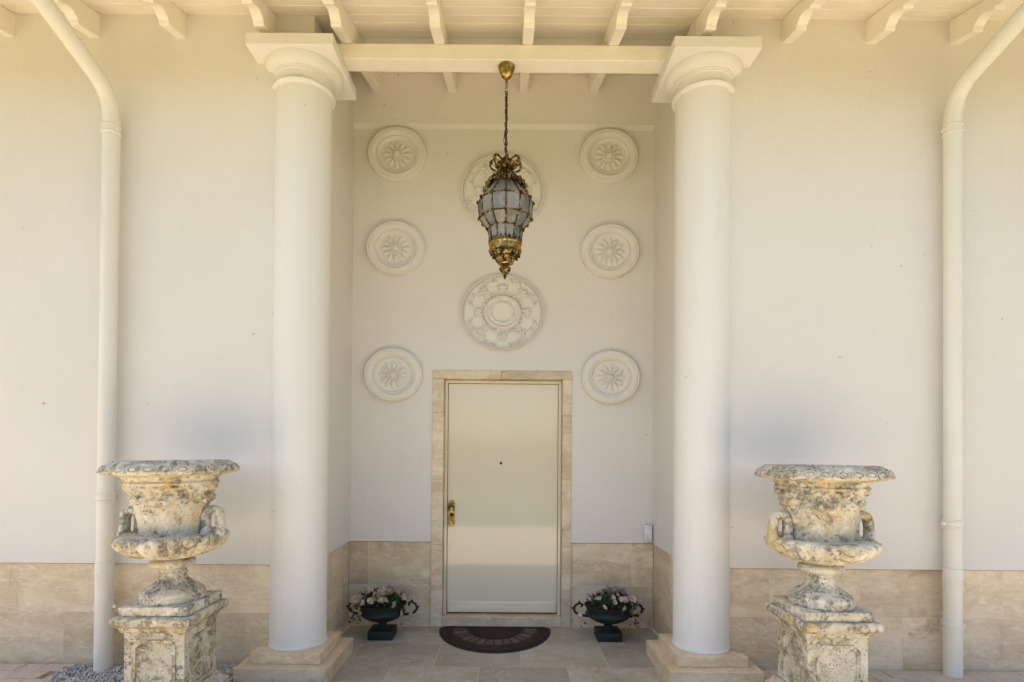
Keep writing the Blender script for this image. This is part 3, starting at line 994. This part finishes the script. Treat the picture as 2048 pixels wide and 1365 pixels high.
def urn(cx, cy, lab, seed, hand, tilt):
    zb = .617
    K = .875
    e = empty('stone_urn', (cx, cy, zb), lab, 'urn', 'lichen covered stone urns')
    s2 = .203
    m = MB().box(cx - s2, cx + s2, cy - s2, cy + s2, zb + .0005, .672)
    m.build('foot_slab', 'urngrey', e, bevel=.006, seg=2)
    def dis(amp, sc, fn2=None):
        def f(r, z, a):
            x, y = r * math.cos(a), r * math.sin(a)
            rr = r + amp * (nz(x + seed, y, z, sc) + .6 * nz(x + seed, y, z, sc * 2.7))
            if fn2: rr += fn2(r, z, a)
            return (rr, z)
        return f
    c = (cx, cy, 0)
    # foot with flutes
    pr = [(.19, .672), (.207, .674), (.210, .688), (.207, .702), (.200, .708), (.203, .716), (.201, .728), (.192, .735)]
    for k in range(13):
        t = k / 12
        pr.append((.088 + .100 * (1 - t) ** 2.2, .737 + .085 * t ** .75))
    pr += [(.088, .828), (.094, .832), (.094, .842), (.086, .848), (.084, .858), (.092, .866)]
    def fl_(r, z, a):
        if .738 < z < .815: return -.0035 * (1 + math.cos(20 * a)) * math.sin(math.pi * (z - .738) / .077)
        return 0
    MB().lathe([(q[0] * K, q[1]) for q in pr], 120, c, dis(.0025, 22, fl_)).build('foot', 'urngrey', e, angle=60)
    pr = [(.092, .864), (.110, .872), (.135, .880), (.148, .892), (.149, .903), (.140, .915), (.120, .923), (.106, .930)]
    MB().lathe([(q[0] * K, q[1]) for q in pr], 96, c, dis(.003, 20)).build('collar', 'urn', e, angle=60)
    # gadrooned bowl
    pr = [(.100, .926), (.125, .930), (.175, .938), (.225, .951), (.268, .969), (.302, .990), (.328, 1.012), (.345, 1.034), (.352, 1.054), (.350, 1.068), (.342, 1.078), (.328, 1.084), (.300, 1.084), (.24, 1.080), (.205, 1.078), (.12, 1.078)]
    def gad(r, z, a):
        if .93 < z < 1.074 and r > .11: return .027 * (abs(math.sin(11 * a)) - .5) * min(1, (z - .93) / .05)
        return 0
    MB().lathe([(q[0] * K, q[1]) for q in pr], 264, c, dis(.004, 16, gad)).build('bowl', 'urn', e, angle=60)
    # body and carved frieze
    n = 16; pr = []
    for k in range(n + 1):
        t = k / n
        pr.append((.203 + .030 * t + .012 * t ** 3, 1.072 + .215 * t))
    MB().lathe([(q[0] * K, q[1]) for q in pr], 160, c, dis(.0035, 18)).build('body', 'urn', e, angle=60)
    pr = [(.235, 1.268), (.250, 1.274)]
    for k in range(18):
        t = k / 17
        pr.append((.252 + .030 * t + .006 * math.sin(t * 9), 1.278 + .105 * t))
    pr += [(.290, 1.386), (.298, 1.392), (.298, 1.402), (.288, 1.408), (.290, 1.416), (.300, 1.424), (.306, 1.432), (.308, 1.442)]
    def fol(r, z, a):
        x, y = r * math.cos(a), r * math.sin(a)
        k = .35 if z > 1.385 else 1
        return k * (.022 * abs(nz(x + seed, y, z, 24)) + .014 * nz(x, y + seed, z, 50) + .008 * math.cos(18 * a + 2 * math.sin(55 * z)) - .006)
    MB().lathe([(q[0] * K, q[1]) for q in pr], 260, c, dis(.003, 18, fol), cap=False).build('frieze', 'urnochre', e, angle=60)
    # rim: overhanging lip with egg moulding, hollow inside
    pr = [(.300, 1.438), (.36, 1.446), (.405, 1.454), (.424, 1.460), (.429, 1.466), (.428, 1.472), (.423, 1.486), (.414, 1.499), (.403, 1.507), (.399, 1.513), (.392, 1.517), (.376, 1.524), (.364, 1.533), (.354, 1.534), (.345, 1.528), (.325, 1.505), (.29, 1.46), (.26, 1.40), (.001, 1.395)]
    rim = MB().lathe([(q[0] * K, q[1]) for q in pr], 160, c, dis(.003, 14), cap=False).build('rim', 'urngrey', e, angle=60)
    egg = None
    NE = 28
    for k in range(NE):
        a = 2 * math.pi * k / NE
        if egg is None:
            rm = Matrix.Rotation(R(60), 3, 'Y')
            m = MB().ball((0, 0, 0), (.015, .021, .010), 10, 6)
            m.tube([(.022 * math.cos(b), .033 * math.sin(b), .001) for b in [2 * math.pi * i / 16 for i in range(16)]], .0050, 5, True)
            m.v = [rm @ q for q in m.v]
            egg = m.build('egg_ornament', 'urngrey', rim, org=(0, 0, 0)); o = egg
        else: o = dup(egg, (0, 0, 0), rim)
        o.location = Vector((cx + (.417 * K + .002) * math.cos(a), cy + (.417 * K + .002) * math.sin(a), 1.487)) - WO[rim]
        o.rotation_euler = (0, 0, a)
    MB().lathe([(.245, 1.40), (.15, 1.415), (.01, 1.418)], 40, c, dis(.004, 20), cap=False).build('soil', 'soil', e)
    # handles: square shouldered loops standing on the bowl
    for s_ in (-1, 1):
        pts = spline([(.238, 1.07), (.236, 1.13), (.238, 1.18), (.252, 1.212), (.282, 1.226), (.312, 1.214), (.326, 1.18), (.329, 1.13), (.332, 1.07)], 4) if False else None
        p2 = [(.212, 1.06), (.207, 1.12), (.206, 1.168), (.215, 1.203), (.237, 1.222), (.265, 1.223), (.286, 1.207), (.297, 1.172), (.300, 1.12), (.302, 1.06)]
        p3 = spline([(cx + s_ * r, cy, z) for r, z in p2], 4)
        rad = [.0285 + .002 * nz(p.x * 9 + seed, p.y, p.z * 12) + (.006 if (p.z < 1.10) else 0) for p in p3]
        hm = MB().tube(p3, rad, 12)
        for v in hm.v: v.y = cy + (v.y - cy) * 1.35 + .002 * nz(v.x, v.y, v.z, 40)
        hm.build('handle', 'urn', e, angle=60)
    return e
pedestal(-2.062, 3.44, 'weathered stone pedestal with panels beside the gravel bed', 3.1)
pedestal(1.976, 3.44, 'weathered stone pedestal with panels standing on the block paving', 8.7)
u1 = urn(-2.062, 3.44, 'lichen stained stone urn on the pedestal beside the gravel bed', 2.3, 1, 0)
u1.rotation_euler = (0, R(-1.0), 0)
urn(1.976, 3.44, 'lichen stained stone urn right of the entrance, in front of block paving', 6.9, -1, 0)

# ------------------------------------------------------------------ iron bowls with flowers
def tazza(px, lab, flab, mat, seed, lean):
    rr = random.Random(seed)
    cy = 4.77
    cx = P(px, 1270, cy).x
    e = empty('flower_bowl', (cx, cy, 0), lab, 'flower bowl', 'dark iron flower bowls')
    MB().box(cx - .105, cx + .105, cy - .105, cy + .105, 0.0005, .075).build('base', 'iron', e, bevel=.006, seg=2)
    def gad(r, z, a):
        if .135 < z < .20: return (r + .004 * math.cos(24 * a), z)
        return (r, z)
    MB().lathe([(.070, .074), (.062, .082), (.040, .098), (.034, .115), (.044, .125), (.040, .132), (.075, .142), (.120, .158), (.160, .180), (.186, .202), (.196, .212), (.186, .218), (.182, .225),
                (.184, .25), (.190, .268), (.204, .280), (.206, .288), (.196, .290), (.180, .275), (.165, .25), (.001, .245)], 96, (cx, cy, 0), gad, cap=False).build('bowl', 'iron', e, angle=45)
    MB().lathe([(.176, .262), (.1, .268), (.005, .27)], 32, (cx, cy, 0), cap=False).build('soil', 'soil', e)
    for s_ in (-1, 1):
        p = spline([(cx + s_ * .165, cy, .190), (cx + s_ * .215, cy, .195), (cx + s_ * .262, cy, .205), (cx + s_ * .292, cy, .238), (cx + s_ * .285, cy, .278), (cx + s_ * .250, cy, .298), (cx + s_ * .222, cy, .286), (cx + s_ * .235, cy, .268)], 5)
        m = MB().tube(p, [.0125 - .004 * i / len(p) for i in range(len(p))], 8)
        m.ball((cx + s_ * .305, cy, .258), (.014, .010, .009), 7, 5)
        m.ball((cx + s_ * .250, cy, .31), (.009, .009, .013), 7, 5)
        m.ball((cx + s_ * .255, cy, .192), (.010, .010, .010), 7, 5)
        m.build('handle', 'iron', e, angle=60)
    # flowers
    pe = empty('flowering_plant', (cx, cy, .265), flab, 'flowers', 'potted flowers by the door')
    def petal(m, rot, L, wd):
        vs = [(0, 0, 0), (-wd * .6, L * .45, .006), (wd * .6, L * .45, .006), (-wd, L * .8, .010), (wd, L * .8, .010), (0, L * .55, .002), (0, L * 1.0, .004)]
        vs = [Vector(v) + Vector((rr.uniform(-.002, .002), rr.uniform(-.002, .002), rr.uniform(-.004, .004))) for v in vs]
        rm = Matrix.Rotation(rot, 3, 'Z') @ Matrix.Rotation(R(28), 3, 'X')
        m.add([rm @ v for v in vs], [(0, 2, 5), (0, 5, 1), (1, 5, 6, 3), (5, 2, 4, 6)])
    protos = []
    for k in range(4):
        m = MB()
        for q in range(5): petal(m, q * 2 * math.pi / 5 + rr.uniform(-.2, .2), .031, .016)
        protos.append(m)
    fobj = [None] * 4
    def surf():
        while True:
            x, y = rr.uniform(-1, 1), rr.uniform(-1, 1)
            if x * x + y * y < 1: break
        z = .115 * (1 - (x * x + y * y)) ** .6
        return Vector((x * .235 + lean * .02, y * .19, z)), Vector((x * 1.0, y * 1.0 - .35, .65)).normalized()
    for k in range(46):
        p, nrm = surf()
        p += Vector((cx, cy, .285 + rr.uniform(-.015, .02)))
        if k > 40:
            s_ = lean if rr.random() < .7 else -lean
            p = Vector((cx + s_ * rr.uniform(.17, .27), cy - rr.uniform(.03, .12), rr.uniform(.19, .27))); nrm = Vector((s_ * .5, -.8, .2)).normalized()
        i = k % 4
        if fobj[i] is None:
            fobj[i] = protos[i].build('flower', mat, pe, org=(0, 0, 0), angle=50); o = fobj[i]
        else: o = dup(fobj[i], (0, 0, 0), pe)
        o.location = p - WO[pe]
        q = nrm.to_track_quat('Z', 'Y').to_euler(); q.z += rr.uniform(0, 6)
        o.rotation_euler = q
        sc = rr.uniform(.95, 1.55); o.scale = (sc, sc, sc)
    m = MB()
    for k in range(520):
        p, nrm = surf()
        p *= rr.uniform(.55, 1.0)
        p += Vector((cx, cy, .275))
        if k > 485:
            s_ = lean if rr.random() < .75 else -lean
            p = Vector((cx + s_ * rr.uniform(.16, .28), cy - rr.uniform(0, .12), rr.uniform(.12, .28)))
        L, wd = rr.uniform(.025, .045), rr.uniform(.008, .014)
        rm = Matrix.Rotation(rr.uniform(0, 6.3), 3, 'Z') @ Matrix.Rotation(rr.uniform(-.3, 1.3), 3, 'X')
        m.add([p + rm @ Vector(v) for v in ((0, 0, 0), (-wd, L * .5, .004), (wd, L * .5, .004), (0, L, 0), (0, L * .5, -.002))], [(0, 2, 4), (0, 4, 1), (1, 4, 3), (4, 2, 3)])
    for k in range(30):
        p, nrm = surf()
        m.tube([Vector((cx + p.x * .3, cy + p.y * .3, .262)), Vector((cx + p.x * .8, cy + p.y * .8, .27 + p.z * .7)), Vector((cx + p.x, cy + p.y, .28 + p.z))], .002, 4)
    f_ = m.build('foliage', 'foliage', pe, org=(cx, cy, .265), angle=50)
    f_['kind'] = 'stuff'
tazza(765, 'dark green iron bowl on a square foot, on the handle side of the door', 'cream flowers in the iron bowl on the handle side of the door', 'petal', 21, -1)
tazza(1216, 'dark green iron bowl on a square foot, below the white wall box', 'pinkish white flowers in the iron bowl below the white wall box', 'petal2', 44, 1)

# ------------------------------------------------------------------ doormat
mx = P(990, 1258, 4.98).x
mat_e = empty('doormat', (mx, 5.02, 0), 'dark half round rubber doormat with a ring of brick shapes', 'doormat')
ma, mbk, yb = .50, .60, 5.035
def half(sx, n=40): return [(mx + ma * sx * math.cos(a), yb - .05 - mbk * sx * math.sin(a)) for a in [math.pi * k / n for k in range(n + 1)]]
def shape(sx, back):
    pts = half(sx)
    return pts + [(mx - ma * sx * back, yb), (mx + ma * sx * back, yb)] if back else pts
MB().prism(shape(1.0, .94), 2, .001, .008).build('rubber_base', 'black', mat_e, bevel=.002, fix=True)
def band(s0, s1, a0, a1, z1, mat, name, n=4):
    po = [(mx + ma * s1 * math.cos(a), yb - .05 - mbk * s1 * math.sin(a)) for a in [a0 + (a1 - a0) * k / n for k in range(n + 1)]]
    pi_ = [(mx + ma * s0 * math.cos(a), yb - .05 - mbk * s0 * math.sin(a)) for a in [a1 - (a1 - a0) * k / n for k in range(n + 1)]]
    return MB().prism(po + pi_, 2, .0085, z1).build(name, mat, mat_e, fix=True)
band(.79, .965, .02, math.pi - .02, .013, 'mat', 'outer_border', 40)
MB().prism([(mx + ma * .47 * math.cos(a), yb - .05 - mbk * .47 * math.sin(a)) for a in [math.pi * k / 30 for k in range(31)]] , 2, .0085, .013).build('centre_panel', 'mat', mat_e, fix=True)
MB().box(mx - ma * .90, mx + ma * .90, yb - .046, yb - .008, .0085, .013).build('back_border', 'mat', mat_e)
NB = 14
for k in range(NB):
    a0 = math.pi * (k + .10) / NB; a1 = math.pi * (k + .90) / NB
    band(.53, .74, a0, a1, .014, 'matred' if k % 2 else 'matgrey', 'brick_tile', 2)

# ------------------------------------------------------------------ white box on the wall
bx0, bx1 = P(1286, 1065, B - .04).x, NR - .012
bz0, bz1 = P(1290, 1087, B).z, P(1290, 1044, B).z
be = empty('wall_box', ((bx0 + bx1) / 2, B, bz0), 'small white plastic box in the corner above the travertine skirting', 'wall box')
MB().box(bx0, bx1 - .014, B - .012, B - .001, bz0, bz1).build('back_plate', 'white', be, bevel=.003)
MB().box(bx0 + .014, bx1 - .004, B - .055, B - .012, bz0 + .022, bz1 - .022).build('cover', 'white', be, bevel=.006, seg=2)

# ------------------------------------------------------------------ hedge across the garden
hm = MB()
rh = random.Random(2)
for k in range(9000):
    x = rh.uniform(-26, 26); hgt = 2.3 + .35 * nz(x, 0, 0, .6)
    z = rh.uniform(0, hgt); y = -13.5 + rh.uniform(-.25, .25) + .3 * nz(x, z, 0, 1.2)
    s_ = rh.uniform(.10, .22)
    rm = Matrix.Rotation(rh.uniform(0, 6.3), 3, 'Z') @ Matrix.Rotation(rh.uniform(0, 3), 3, 'X')
    hm.add([Vector((x, y, z - .05)) + rm @ (Vector(v) * s_) for v in ((-1, 0, 0), (0, -.6, .1), (1, 0, 0), (0, .6, .1))], [(0, 1, 2, 3)])
he = empty('hedge', (0, -13.6, -.05), 'clipped green hedge across the garden facing the house', 'hedge')
hm.build('foliage', 'leaf', he, org=(0, -13.6, -.05))['kind'] = 'stuff'
MB().box(-26, 26, -14.2, -13.7, -.06, 2.0).build('stems', 'soil', he)
